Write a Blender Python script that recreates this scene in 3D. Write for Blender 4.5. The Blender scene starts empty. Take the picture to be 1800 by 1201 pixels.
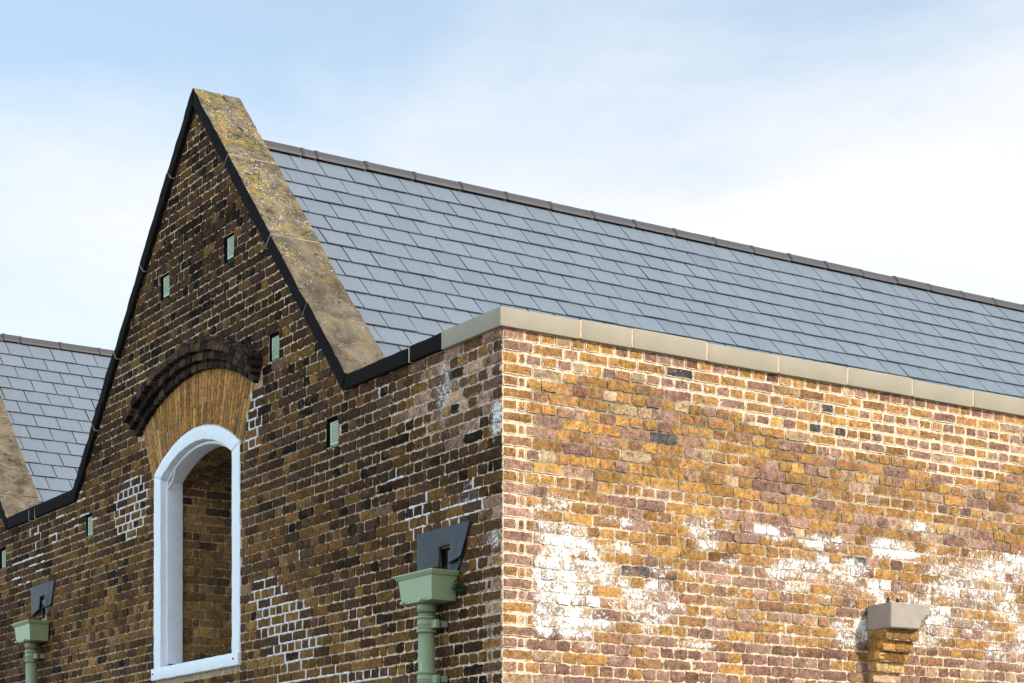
import bpy, bmesh, math, random
import numpy as np
from mathutils import Vector, Matrix, noise as mnoise
R = math.radians
random.seed(7); rng = np.random.default_rng(7)
C = bpy.context.scene.collection
SC = bpy.context.scene

# ---------------------------------------------------------------- camera, sky, sun, exposure
cam_d = bpy.data.cameras.new('camera'); cam = bpy.data.objects.new('camera', cam_d); C.objects.link(cam)
TH = R(33.016)                                   # building corner seen 33 degrees off square
cam.location = (10.5723, -6.7950, 1.6)
cam.rotation_euler = (R(90), 0, R(90) - TH)      # level camera, verticals stay vertical
cam_d.sensor_width = 36; cam_d.lens = 3481.2 / 1800 * 36
cam_d.shift_y = (1503.9 - 600.5) / 1800          # rising front, as on a perspective-control lens
cam_d.clip_start = .1; cam_d.clip_end = 3000
SC.camera = cam

SUN = Vector((1, .45, .80)).normalized()         # direction towards the sun
sun_el = math.asin(SUN.z); sun_az = math.atan2(SUN.x, SUN.y)
sd = bpy.data.lights.new('sun', 'SUN'); sd.energy = 4.6; sd.angle = R(.53); sd.color = (1, .94, .84)
so = bpy.data.objects.new('sun', sd); C.objects.link(so)
so.rotation_euler = (-SUN).to_track_quat('-Z', 'Y').to_euler()
so.location = (20, 10, 30)

W = bpy.data.worlds.new('World'); SC.world = W; W.use_nodes = True
def build_world():
    nt = W.node_tree; nt.nodes.clear(); N = nt.nodes.new; L = nt.links.new
    out = N('ShaderNodeOutputWorld'); bg = N('ShaderNodeBackground'); L(bg.outputs[0], out.inputs[0])
    sky = N('ShaderNodeTexSky'); sky.sky_type = 'NISHITA'; sky.sun_disc = False
    sky.sun_elevation = sun_el; sky.sun_rotation = sun_az; sky.air_density = 1.0; sky.dust_density = 1.5; sky.ozone_density = 1.5
    bg.inputs[1].default_value = .15
    tc = N('ShaderNodeTexCoord')
    mp = N('ShaderNodeMapping'); mp.inputs['Scale'].default_value = (1, 1, 3.2); mp.inputs['Rotation'].default_value = (R(10), R(-12), R(30))
    L(tc.outputs['Generated'], mp.inputs[0])
    def noise(scale, detail, rough, dist=0):
        n = N('ShaderNodeTexNoise'); n.inputs['Scale'].default_value = scale; n.inputs['Detail'].default_value = detail
        n.inputs['Roughness'].default_value = rough; n.inputs['Distortion'].default_value = dist
        L(mp.outputs[0], n.inputs['Vector']); return n.outputs[0]
    def math_(op, a, b=None, clamp=False):
        m = N('ShaderNodeMath'); m.operation = op; m.use_clamp = clamp
        for i, v in enumerate((a, b)):
            if v is None: continue
            if isinstance(v, (int, float)): m.inputs[i].default_value = v
            else: L(v, m.inputs[i])
        return m.outputs[0]
    def dot(v):
        d = N('ShaderNodeVectorMath'); d.operation = 'DOT_PRODUCT'; d.inputs[1].default_value = v
        L(tc.outputs['Generated'], d.inputs[0]); return d.outputs['Value']
    # bank of thin bright cloud low in the north-west sky, thinning to blue higher up
    side = dot((.5449, .8385, 0)); up = dot((0, 0, 1))
    n1 = math_('SUBTRACT', noise(2.6, 7, .55, .6), .5); n2 = math_('SUBTRACT', noise(7, 5, .6, .3), .5)
    f = math_('SUBTRACT', 1.0, math_('MULTIPLY', math_('MAXIMUM', math_('SUBTRACT', up, .30), 0.0), 5.6))
    f = math_('ADD', f, math_('MULTIPLY', side, .95))
    f = math_('ADD', f, math_('ADD', math_('MULTIPLY', n1, 1.35), math_('MULTIPLY', n2, .55)))
    mr = N('ShaderNodeMapRange'); mr.interpolation_type = 'LINEAR'; L(f, mr.inputs[0])
    mr.inputs[1].default_value = .35; mr.inputs[2].default_value = 1.05; mr.inputs[3].default_value = .26; mr.inputs[4].default_value = 1.0
    back = dot(tuple(Vector((-.25, -.92, .30)).normalized()))  # unseen sky behind the camera, brightness added to fill the shaded gable wall
    back_fill = N('ShaderNodeMapRange'); back_fill.interpolation_type = 'SMOOTHSTEP'; L(back, back_fill.inputs[0])
    back_fill.inputs[1].default_value = .05; back_fill.inputs[2].default_value = .9; back_fill.inputs[3].default_value = 1.0; back_fill.inputs[4].default_value = 2.0
    mix = N('ShaderNodeMix'); mix.data_type = 'RGBA'; L(mr.outputs[0], mix.inputs[0])
    sb = N('ShaderNodeVectorMath'); sb.operation = 'MULTIPLY'; sb.inputs[1].default_value = (1.68, 1.83, 1.66); L(sky.outputs[0], sb.inputs[0])
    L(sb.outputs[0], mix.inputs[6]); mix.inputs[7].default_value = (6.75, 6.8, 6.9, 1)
    sc_ = N('ShaderNodeVectorMath'); sc_.operation = 'SCALE'; L(mix.outputs[2], sc_.inputs[0]); L(back_fill.outputs[0], sc_.inputs['Scale']); L(sc_.outputs[0], bg.inputs[0])
build_world()
VS = SC.view_settings; VS.view_transform = 'Standard'; VS.look = 'None'; VS.gamma = 1; VS.use_curve_mapping = False
SC.display_settings.display_device = 'sRGB'; VS.exposure = 0.0
SC.cycles.max_bounces = 6

# ---------------------------------------------------------------- helpers
def hash2(ix, iy, seed):
    h = (ix.astype(np.int64) * 374761393 + iy.astype(np.int64) * 668265263 + seed * 974634777) & 0x7fffffff
    h = ((h ^ (h >> 13)) * 1274126177) & 0x7fffffff
    return ((h ^ (h >> 16)) & 0xffff) / 65535.0
def vnoise(x, y, seed=0):
    x = np.asarray(x, float); y = np.asarray(y, float)
    ix = np.floor(x); iy = np.floor(y); fx = x - ix; fy = y - iy
    fx = fx * fx * (3 - 2 * fx); fy = fy * fy * (3 - 2 * fy)
    a = hash2(ix, iy, seed); b = hash2(ix + 1, iy, seed); c = hash2(ix, iy + 1, seed); d = hash2(ix + 1, iy + 1, seed)
    return (a * (1 - fx) + b * fx) * (1 - fy) + (c * (1 - fx) + d * fx) * fy
def fbm(x, y, seed=0, o=3):
    s = 0; a = .5; t = 0
    for i in range(o):
        s = s + a * vnoise(x * 2**i, y * 2**i, seed + i * 17); t += a; a *= .5
    return s / t
def sstep(x, a, b):
    t = np.clip((x - a) / (b - a), 0, 1); return t * t * (3 - 2 * t)
def blob(u, v, lst, soft=.35):
    r = np.zeros_like(np.asarray(u, float))
    for (cu, cv, ru, rv, s) in lst:
        d = np.sqrt(((u - cu) / ru) ** 2 + ((v - cv) / rv) ** 2)
        r = np.maximum(r, s * (1 - sstep(d, 1 - soft, 1 + soft)))
    return r

def wloc(o):
    p = Vector((0, 0, 0))
    while o is not None: p += Vector(o.location); o = o.parent
    return p
def mesh_obj(name, verts, faces, mats, parent=None, smooth=False, attrs=None, fmat=None):
    """link ONE mesh object; verts in world metres"""
    off = wloc(parent) if parent else Vector((0, 0, 0))
    v = np.asarray(verts, np.float32) - np.array(off, np.float32)
    me = bpy.data.meshes.new(name)
    if isinstance(faces, np.ndarray) and faces.ndim == 2:
        nf, k = faces.shape
        me.vertices.add(len(v)); me.vertices.foreach_set('co', v.ravel())
        me.loops.add(nf * k); me.loops.foreach_set('vertex_index', faces.astype(np.int32).ravel())
        me.polygons.add(nf); me.polygons.foreach_set('loop_start', np.arange(0, nf * k, k, dtype=np.int32))
        me.update(calc_edges=True)
    else:
        me.from_pydata([tuple(p) for p in v], [], [tuple(f) for f in faces])
    for m in (mats if isinstance(mats, (list, tuple)) else [mats]): me.materials.append(m)
    if fmat is not None: me.polygons.foreach_set('material_index', np.asarray(fmat, np.int32))
    if smooth: me.polygons.foreach_set('use_smooth', np.ones(len(me.polygons), bool))
    for k_, a in (attrs or {}).items():
        at = me.attributes.new(k_, 'FLOAT_COLOR', 'POINT')
        a4 = np.ones((len(v), 4), np.float32); a4[:, :3] = a; at.data.foreach_set('color', a4.ravel())
    me.validate(); me.update()
    o = bpy.data.objects.new(name, me); C.objects.link(o)
    if parent: o.parent = parent
    return o
def bm_obj(name, bm, mats, parent=None, smooth=False):
    off = wloc(parent) if parent else Vector((0, 0, 0))
    bmesh.ops.translate(bm, vec=-off, verts=bm.verts)
    bmesh.ops.recalc_face_normals(bm, faces=bm.faces)
    me = bpy.data.meshes.new(name); bm.to_mesh(me); bm.free()
    for m in (mats if isinstance(mats, (list, tuple)) else [mats]): me.materials.append(m)
    if smooth: me.polygons.foreach_set('use_smooth', np.ones(len(me.polygons), bool))
    o = bpy.data.objects.new(name, me); C.objects.link(o)
    if parent: o.parent = parent
    return o
def thing(name, label, cat, loc=(0, 0, 0), group=None):
    o = bpy.data.objects.new(name, None); C.objects.link(o); o.location = loc; o.empty_display_size = .2
    o['label'] = label; o['category'] = cat
    if group: o['group'] = group
    return o
def copy_tree(o, parent=None):
    c = o.copy(); C.objects.link(c); c.parent = parent
    for ch in list(o.children): copy_tree(ch, c)
    return c
def prism(bm, poly, y0, y1, mi_front=0, mi_other=0, mapf=lambda a, b, d: (a, d, b)):
    """polygon (a,b) swept along the third axis from y0 to y1"""
    f = [bm.verts.new(mapf(a, b, y0)) for a, b in poly]; g = [bm.verts.new(mapf(a, b, y1)) for a, b in poly]
    F = bm.faces.new(f); F.material_index = mi_front; bm.faces.new(g[::-1]).material_index = mi_other
    n = len(poly)
    for i in range(n):
        q = bm.faces.new((f[i], g[i], g[(i + 1) % n], f[(i + 1) % n])); q.material_index = mi_other
def box(bm, x0, x1, y0, y1, z0, z1, mi=0):
    prism(bm, [(x0, z0), (x1, z0), (x1, z1), (x0, z1)], y0, y1, mi, mi)
def wear(bm, amp, scale, cuts=0.06, bevel=.006, seed=0):
    """bevel, subdivide and roughen a stone"""
    bmesh.ops.bevel(bm, geom=bm.edges[:], offset=bevel, segments=2, affect='EDGES', profile=.6, clamp_overlap=True)
    for it in range(7):
        es = [e for e in bm.edges if e.calc_length() > cuts * 1.5]
        if not es: break
        bmesh.ops.subdivide_edges(bm, edges=es, cuts=1, use_grid_fill=True)
    bmesh.ops.triangulate(bm, faces=[f for f in bm.faces if len(f.verts) > 4])
    so_ = Vector((seed * 3.7, seed * 1.3, 0))
    for v in bm.verts:
        p = v.co * scale + so_
        v.co += Vector((mnoise.noise(p), mnoise.noise(p + Vector((9, 0, 0))), mnoise.noise(p + Vector((0, 9, 0))))) * amp

# ---------------------------------------------------------------- materials
def mat(name):
    m = bpy.data.materials.new(name); m.use_nodes = True; nt = m.node_tree
    return m, nt, nt.nodes['Principled BSDF']
class G:                                                   # short node writing
    def __init__(s, nt, coord='Object'):
        s.nt = nt; s.tc = nt.nodes.new('ShaderNodeTexCoord').outputs[coord]
    def link(s, a, b): s.nt.links.new(a, b)
    def val(s, sock, v):
        if isinstance(v, (int, float, tuple)): sock.default_value = v
        else: s.link(v, sock)
    def scale(s, sc):
        n = s.nt.nodes.new('ShaderNodeMapping'); n.inputs['Scale'].default_value = sc; s.link(s.tc, n.inputs[0]); return n.outputs[0]
    def noise(s, scale, detail=3, rough=.55, dist=0, vec=None):
        n = s.nt.nodes.new('ShaderNodeTexNoise'); n.inputs['Scale'].default_value = scale; n.inputs['Detail'].default_value = detail
        n.inputs['Roughness'].default_value = rough; n.inputs['Distortion'].default_value = dist
        s.link(vec or s.tc, n.inputs['Vector']); return n.outputs[0]
    def vor(s, scale, feat='F1', vec=None):
        n = s.nt.nodes.new('ShaderNodeTexVoronoi'); n.feature = feat; n.inputs['Scale'].default_value = scale
        s.link(vec or s.tc, n.inputs['Vector']); return n.outputs['Distance']
    def m(s, op, a, b=0.0, clamp=False):
        n = s.nt.nodes.new('ShaderNodeMath'); n.operation = op; n.use_clamp = clamp
        s.val(n.inputs[0], a); s.val(n.inputs[1], b); return n.outputs[0]
    def ss(s, x, a, b, lo=0.0, hi=1.0):
        n = s.nt.nodes.new('ShaderNodeMapRange'); n.interpolation_type = 'SMOOTHSTEP'
        s.val(n.inputs[0], x)
        for i, v in zip((1, 2, 3, 4), (a, b, lo, hi)): n.inputs[i].default_value = v
        return n.outputs[0]
    def mix(s, f, a, b, mode='MIX'):
        n = s.nt.nodes.new('ShaderNodeMix'); n.data_type = 'RGBA'; n.blend_type = mode
        s.val(n.inputs[0], f)
        for i, v in ((6, a), (7, b)):
            if isinstance(v, tuple) and len(v) == 3: v = (*v, 1)
            s.val(n.inputs[i], v)
        return n.outputs[2]
    def attr(s, name):
        n = s.nt.nodes.new('ShaderNodeAttribute'); n.attribute_name = name; return n
    def sep(s, c):
        n = s.nt.nodes.new('ShaderNodeSeparateColor'); s.link(c, n.inputs[0]); return n.outputs
    def gray(s, v):
        n = s.nt.nodes.new('ShaderNodeCombineColor')
        for i in range(3): s.val(n.inputs[i], v)
        return n.outputs[0]
    def bump(s, bsdf, h, strength, dist):
        n = s.nt.nodes.new('ShaderNodeBump'); n.inputs['Strength'].default_value = strength; n.inputs['Distance'].default_value = dist
        s.link(h, n.inputs['Height']); s.link(n.outputs[0], bsdf.inputs['Normal'])

def masonry():
    m, nt, b = mat('masonry'); g = G(nt)
    bc = g.attr('bc').outputs['Color']; mc = g.attr('mc').outputs['Color']
    k = g.sep(g.attr('k').outputs['Color']); edge, smear, white = k[0], k[1], k[2]
    n_f = g.noise(95, 4, .65); n_m = g.noise(28, 4, .6, .4); n_c = g.noise(7, 3, .5)
    var = g.m('ADD', g.m('MULTIPLY', n_f, .9), g.m('MULTIPLY', n_m, .9))
    var = g.m('ADD', g.m('MULTIPLY', g.m('SUBTRACT', var, .9), 2.5), 1.0)
    col = g.mix(1.0, bc, g.gray(var), 'MULTIPLY')
    pit = g.ss(g.noise(85, 3, .6), .62, .67)                       # burnt specks and pits in the stock bricks
    col = g.mix(g.m('MULTIPLY', pit, .75), col, (.03, .022, .016))
    fl = g.ss(g.noise(52, 3, .6, .5), .60, .70)                    # dusty faces
    col = g.mix(g.m('MULTIPLY', fl, g.m('ADD', .08, g.m('MULTIPLY', smear, .55))), col, mc)
    ns = g.m('SUBTRACT', g.noise(38, 4, .62, .6), .5)
    s_ = g.m('ADD', g.m('MULTIPLY', smear, g.m('ADD', g.m('MULTIPLY', edge, .85), .14)), g.m('MULTIPLY', g.m('MULTIPLY', ns, 1.3), g.m('ADD', g.m('MULTIPLY', edge, .65), .35)))
    sm = g.ss(s_, .44, .56)
    mcv = g.mix(1.0, mc, g.gray(g.m('ADD', g.m('MULTIPLY', n_f, .7), .65)), 'MULTIPLY')
    col = g.mix(sm, col, mcv)
    nw = g.m('ADD', g.m('MULTIPLY', g.m('SUBTRACT', g.noise(15, 6, .75, .5), .5), 2.0), g.m('MULTIPLY', g.m('SUBTRACT', g.noise(62, 4, .7), .5), 2.2))
    w_ = g.ss(g.m('ADD', white, nw), .54, .68)
    w_ = g.m('MULTIPLY', w_, g.ss(white, .02, .12))
    haze_ = g.m('MULTIPLY', g.ss(g.m('ADD', white, g.m('MULTIPLY', g.m('SUBTRACT', n_c, .5), .8)), .12, .75), g.m('ADD', .06, g.m('MULTIPLY', n_m, .32)))
    col = g.mix(haze_, col, (.62, .57, .50))
    col = g.mix(g.m('MULTIPLY', w_, g.ss(n_m, .2, .6, .70, .97)), col, (.80, .775, .73))
    g.link(col, b.inputs['Base Color']); b.inputs['Roughness'].default_value = .95; b.inputs['Specular IOR Level'].default_value = .06
    h = g.m('ADD', g.m('ADD', g.m('MULTIPLY', n_f, .6), g.m('MULTIPLY', n_m, .5)), g.m('ADD', g.m('MULTIPLY', pit, -.5), g.m('ADD', g.m('MULTIPLY', sm, .25), g.m('MULTIPLY', w_, .25))))
    g.bump(b, h, .75, .006)
    return m
M = {}
M['masonry'] = masonry()

def simple(name, col, rough=.6, var=.15, nscale=12, bump=.15, bscale=60, spec=.4, dirt=None, metal=0):
    m, nt, b = mat(name); g = G(nt)
    n = g.noise(nscale, 4, .6)
    c = g.mix(1.0, col, g.gray(g.m('ADD', g.m('MULTIPLY', n, var * 2), 1 - var)), 'MULTIPLY')
    if dirt:
        d = g.ss(g.m('ADD', g.m('MULTIPLY', g.noise(nscale * .5, 5, .7, .5), .6), g.m('MULTIPLY', g.noise(nscale * 6, 3, .6), .4)), dirt[0], dirt[0] + .12)
        c = g.mix(g.m('MULTIPLY', d, dirt[1]), c, dirt[2])
    g.link(c, b.inputs['Base Color']); b.inputs['Roughness'].default_value = rough; b.inputs['Specular IOR Level'].default_value = spec
    b.inputs['Metallic'].default_value = metal
    g.bump(b, g.m('ADD', g.noise(bscale, 4, .6), g.m('MULTIPLY', g.noise(bscale * .25, 3, .5), .6)), bump, .01)
    return m
M['paint_white'] = simple('white_paint', (.80, .82, .85), .5, .09, 7, .45, 35, .35, (.62, .28, (.42, .42, .41)))
M['paint_green'] = simple('green_paint', (.27, .32, .175), .38, .06, 8, .12, 40, .5, (.66, .3, (.22, .25, .16)))
M['vent_green'] = simple('vent_green', (.40, .48, .32), .5, .08, 10, .1, 40, .4)
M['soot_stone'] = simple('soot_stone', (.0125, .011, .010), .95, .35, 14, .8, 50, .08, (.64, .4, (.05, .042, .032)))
M['dark_gap'] = simple('dark_gap', (.012, .011, .010), .95, .1, 10, .1, 40, .1)
M['lead'] = simple('lead', (.032, .036, .043), .6, .28, 9, .25, 25, .4, (.60, .45, (.105, .118, .138)))
M['cast_stone'] = simple('cast_stone', (.345, .30, .225), .85, .16, 4, .35, 140, .25, (.60, .45, (.25, .215, .16)))
M['mortar_cream'] = simple('mortar_cream', (.62, .47, .32), .95, .2, 40, .8, 90, .15)
M['mortar_old'] = simple('mortar_old', (.42, .34, .235), .95, .3, 40, .8, 90, .1)
M['concrete'] = simple('concrete', (.37, .315, .265), .9, .18, 10, .5, 70, .2, (.58, .5, (.22, .185, .155)))
M['rubble'] = simple('rubble', (.30, .235, .15), .95, .5, 70, 1.0, 90, .15, (.55, .7, (.08, .065, .045)))
M['ridge_tile'] = simple('ridge_tile', (.064, .058, .060), .6, .14, 9, .25, 70, .4, (.64, .3, (.18, .17, .165)))
M['felt'] = simple('felt', (.02, .022, .026), .95, .1, 10, .1, 40, .1)
M['leaf_dark'] = simple('leaf_dark', (.028, .045, .015), .7, .4, 30, .1, 40, .3)
M['dry_moss'] = simple('dry_moss', (.105, .066, .052), .95, .5, 25, .3, 60, .1)
M['rust'] = simple('rust', (.06, .035, .025), .8, .3, 40, .4, 80, .3)
def lichen_stone():
    m, nt, b = mat('lichen_stone'); g = G(nt)
    n1 = g.noise(5, 5, .65, .4); n2 = g.noise(30, 4, .65); n3 = g.noise(110, 3, .6)
    col = g.mix(g.ss(n1, .3, .7), (.060, .049, .035), (.185, .147, .102))
    col = g.mix(1.0, col, g.gray(g.m('ADD', g.m('MULTIPLY', n3, 1.1), g.m('ADD', g.m('MULTIPLY', n2, .6), .15))), 'MULTIPLY')
    hgt = g.sep(g.attr('k').outputs['Color'])[0]                                  # 1 where lichen has colonised the stone
    och = g.ss(g.m('ADD', g.m('MULTIPLY', g.noise(9, 6, .7, .3), 1.0), g.m('MULTIPLY', hgt, .13)), .56, .70)
    col = g.mix(g.m('MULTIPLY', och, .68), col, (.27, .175, .035))
    vv = g.nt.nodes.new('ShaderNodeVectorMath'); vv.operation = 'MULTIPLY_ADD'; nn_ = g.nt.nodes.new('ShaderNodeTexNoise'); nn_.inputs['Scale'].default_value = 22; g.link(g.tc, nn_.inputs['Vector']); g.link(nn_.outputs['Color'], vv.inputs[0]); vv.inputs[1].default_value = (.07, .07, .07); g.link(g.tc, vv.inputs[2])
    wl = g.m('SUBTRACT', 1.0, g.ss(g.m('ADD', g.vor(40, 'F1', vv.outputs[0]), g.m('MULTIPLY', n2, .25)), .24, .34)); wl = g.m('MULTIPLY', wl, g.ss(g.m('ADD', g.noise(7, 5, .7), g.m('MULTIPLY', hgt, .2)), .55, .63))
    sp = g.m('MULTIPLY', g.ss(g.noise(48, 5, .75), .57, .63), g.ss(g.m('ADD', g.noise(4, 4, .6), g.m('MULTIPLY', hgt, .22)), .56, .68))
    col = g.mix(g.m('MULTIPLY', g.m('MAXIMUM', wl, sp), .9), col, (.62, .58, .48))
    blk = g.m('MULTIPLY', g.ss(g.noise(24, 5, .7, .6), .54, .60), g.ss(g.m('ADD', g.noise(4.2, 3, .6, .8), g.m('MULTIPLY', hgt, .07)), .54, .62))
    col = g.mix(g.m('MULTIPLY', blk, .9), col, (.022, .020, .014))
    g.link(col, b.inputs['Base Color']); b.inputs['Roughness'].default_value = .95; b.inputs['Specular IOR Level'].default_value = .15
    g.bump(b, g.m('ADD', g.m('ADD', n3, n2), g.m('MULTIPLY', n1, .6)), .7, .008)
    return m
M['lichen_stone'] = lichen_stone()
def slate():
    m, nt, b = mat('slate'); g = G(nt)
    bc = g.attr('bc').outputs['Color']
    v = g.scale((3, 60, 3))
    n1 = g.noise(1.0, 4, .6, .3, v); n2 = g.noise(20, 3, .6)
    f = g.m('ADD', g.m('MULTIPLY', n1, .28), g.m('ADD', g.m('MULTIPLY', n2, .14), .80))
    col = g.mix(1.0, bc, g.gray(f), 'MULTIPLY')
    st = g.m('MULTIPLY', g.ss(g.noise(1.0, 3, .5, .2, g.scale((5, 70, 5))), .66, .74), .28)
    col = g.mix(st, col, (.30, .35, .40))
    g.link(col, b.inputs['Base Color']); b.inputs['Roughness'].default_value = .5; b.inputs['Specular IOR Level'].default_value = .45
    g.bump(b, g.m('ADD', n1, g.m('MULTIPLY', g.noise(55, 3, .6), .5)), .22, .006)
    return m
M['slate'] = slate()
def ground_mat():
    m, nt, b = mat('asphalt'); g = G(nt)
    n = g.m('ADD', g.m('MULTIPLY', g.noise(180, 3, .7), .5), g.m('MULTIPLY', g.noise(.6, 4, .6), .5))
    g.link(g.mix(n, (.10, .098, .095), (.22, .21, .20)), b.inputs['Base Color']); b.inputs['Roughness'].default_value = .9
    g.bump(b, g.noise(180, 3, .7), .5, .01); return m
M['asphalt'] = ground_mat()

# ---------------------------------------------------------------- brick laying
def brick_mesh(name, rects, mapf, colf, parent, rough=1.0, depth=.03, proud=0.0, edge_in=.011, label=None):
    """rects: array (a0,a1,b0,b1) of brick faces on an unrolled wall; mapf(a,b,d) -> world xyz; colf(a,b,rng)-> (bc,mc,smear,white)"""
    rects = np.asarray(rects, float); Vs, Fs, BC, MC, K = [], [], [], [], []; base = 0
    ln = rects[:, 1] - rects[:, 0]; nxs = np.clip(np.round(ln / .035).astype(int), 2, 7)
    for nx in np.unique(nxs):
        q = rects[nxs == nx]; n = len(q); a0, a1, b0, b1 = q.T
        L_ = a1 - a0; H_ = b1 - b0
        e = np.minimum(edge_in, np.minimum(L_, H_) * .25)
        s = np.concatenate([[0, 0], np.linspace(0, 1, nx + 1)[1:-1], [1, 1]])
        i_s = np.zeros(nx + 3); i_s[1] = 1; i_s[-2] = -1
        t = np.array([0, 0, .5, 1, 1.]); i_t = np.array([0, 1, 0, -1, 0.])
        S = a0[:, None] + L_[:, None] * s[None] + e[:, None] * i_s[None]
        T = b0[:, None] + H_[:, None] * t[None] + e[:, None] * i_t[None]
        ns, ntt = len(s), len(t)
        A = np.repeat(S[:, :, None], ntt, 2); B = np.repeat(T[:, None, :], ns, 1)
        border = np.zeros((ns, ntt), bool); border[[0, -1]] = 1; border[:, [0, -1]] = 1
        corner = np.zeros((ns, ntt), bool); corner[np.ix_([0, -1], [0, -1])] = 1
        # hand-made brick: skew, wobble, rounded arrises, chipped corners
        ca, cb = (a0 + a1) / 2, (b0 + b1) / 2
        rot = rng.normal(0, .010, n)[:, None, None] * rough
        dA = A - ca[:, None, None]; dB = B - cb[:, None, None]
        A = A - rot * dB; B = B + rot * dA * .6
        A += rng.normal(0, .0016, A.shape) * rough * (1 + border[None]); B += rng.normal(0, .0014, B.shape) * rough * (1 + border[None])
        pull = corner[None] * rng.uniform(.000, .006, A.shape) * rough
        A -= np.sign(dA) * pull; B -= np.sign(dB) * pull
        D = np.clip(rng.normal(-.0008, .0026, n), -.006, .0014)[:, None, None] * rough + np.clip(rng.normal(0, .0022, n), -.004, .004)[:, None, None] * dA / .118 * .6 * rough
        D = D + rng.normal(0, .0010, A.shape) * rough + border[None] * (.0004 + rng.uniform(0, .0026, A.shape) * rough) + corner[None] * .003
        chip = (rng.random(A.shape) < .05) & ~border[None]
        D += chip * rng.uniform(.001, .0045, A.shape) * rough
        D -= proud
        P = mapf(A, B, D)
        per = [(i, 0) for i in range(ns)] + [(ns - 1, j) for j in range(1, ntt)] + [(i, ntt - 1) for i in range(ns - 2, -1, -1)] + [(0, j) for j in range(ntt - 2, 0, -1)]
        pi = np.array([i for i, j in per]); pj = np.array([j for i, j in per])
        PB = mapf(A[:, pi, pj], B[:, pi, pj], np.full((n, len(per)), depth)); PT = mapf(A[:, pi, pj], B[:, pi, pj], D[:, pi, pj])
        nv = ns * ntt; np1 = len(per); npp = np1 * 2
        v = np.concatenate([np.stack(P, -1).reshape(n, nv, 3), np.stack(PT, -1).reshape(n, np1, 3), np.stack(PB, -1).reshape(n, np1, 3)], 1)
        f = [(i * ntt + j, (i + 1) * ntt + j, (i + 1) * ntt + j + 1, i * ntt + j + 1) for i in range(ns - 1) for j in range(ntt - 1)]
        for q_ in range(np1):
            r_ = (q_ + 1) % np1; f.append((nv + q_, nv + np1 + q_, nv + np1 + r_, nv + r_))
        f = np.array(f)
        Fs.append((f[None] + (base + np.arange(n) * (nv + npp))[:, None, None]).reshape(-1, 4))
        Vs.append(v.reshape(-1, 3)); base += n * (nv + npp)
        aa = np.concatenate([A.reshape(n, nv), A[:, pi, pj], A[:, pi, pj]], 1); bb = np.concatenate([B.reshape(n, nv), B[:, pi, pj], B[:, pi, pj]], 1)
        bc, mc, sm, wh = colf(aa, bb, ca, cb)
        ed = np.concatenate([np.broadcast_to(border.ravel() * 1.0, (n, nv)), np.ones((n, npp))], 1)
        wh = np.where(wh > .03, wh + rng.normal(0, .15, n)[:, None], wh)
        tint = (bc.mean(0)[None, None] * .5 + .5 * bc[rng.permutation(n)][:, None]); q2 = sstep(fbm(aa * 16 + rng.uniform(0, 90, n)[:, None], bb * 22, 87, 2), .50, .72)[..., None] * .6
        BC.append((bc[:, None, :] * (1 - q2) + tint * q2).reshape(-1, 3)); MC.append(mc.reshape(-1, 3))
        K.append(np.stack([ed, sm, wh], -1).reshape(-1, 3))
    return mesh_obj(name, np.concatenate(Vs), np.concatenate(Fs), M['masonry'], parent, True,
                    {'bc': np.concatenate(BC), 'mc': np.concatenate(MC), 'k': np.concatenate(K)})
def mortar_mesh(name, a0, a1, b0, b1, step, keep, mapf, colf, parent, recess=.008, amp=.004, scale=28):
    na = int((a1 - a0) / step); nb = int((b1 - b0) / step)
    A, B = np.meshgrid(np.linspace(a0, a1, na + 1), np.linspace(b0, b1, nb + 1), indexing='ij')
    D = recess + (fbm(A * scale, B * scale, 3, 3) - .5) * 2 * amp + (fbm(A * 3, B * 3, 5, 2) - .5) * amp
    P = np.stack(mapf(A, B, D), -1).reshape(-1, 3)
    i, j = np.meshgrid(np.arange(na), np.arange(nb), indexing='ij')
    ac = (A[:-1, :-1] + A[1:, 1:]) / 2; bc_ = (B[:-1, :-1] + B[1:, 1:]) / 2
    kp = keep(ac, bc_)
    i = i[kp]; j = j[kp]; w = nb + 1
    F = np.stack([i * w + j, (i + 1) * w + j, (i + 1) * w + j + 1, i * w + j + 1], -1)
    used = np.unique(F); re = np.full(len(P), -1); re[used] = np.arange(len(used)); F = re[F]
    af = A.ravel()[used][None]; bf = B.ravel()[used][None]
    _, mc, sm, wh = colf(af, bf, af[:, 0], bf[:, 0])
    mc = mc.reshape(-1, 3)
    return mesh_obj(name, P[used], F, M['masonry'], parent, True, {'bc': mc, 'mc': mc, 'k': np.stack([np.zeros(len(used)), np.zeros(len(used)), wh.ravel() * .8], -1)})

ZT = 4.962; PITCH = .0757; LB = .236; HB = .118
def english(a_start, a_end, z_lo, z_hi, corner_stretcher_even, jit=.004, bed=.0105, perp=.005):
    """courses of English bond from the corner at a=0 going away; returns rects (a0,a1,b0,b1), a>=0"""
    out = []
    k0 = int(math.floor((ZT - z_hi) / PITCH)); k1 = int(math.ceil((ZT - z_lo) / PITCH))
    for k in range(k0, k1):
        zt = ZT - k * PITCH; zb = zt - PITCH
        j = bed + .003 * math.sin(k * 12.9)
        st = ((k % 2 == 0) == corner_stretcher_even)
        a = a_start; first = True
        seq = 0
        while a < a_end:
            if st: w = LB
            else: w = HB if seq != 1 else LB / 4
            if st and random.random() < .07: w = HB            # the odd snapped header
            seq += 1
            w2 = w + random.uniform(-jit, jit)
            out.append((a + perp, a + w2 - perp, zb + j * .5, zt - j * .5))
            a += w2 if not (seq > 2) else w2
    return out
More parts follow.
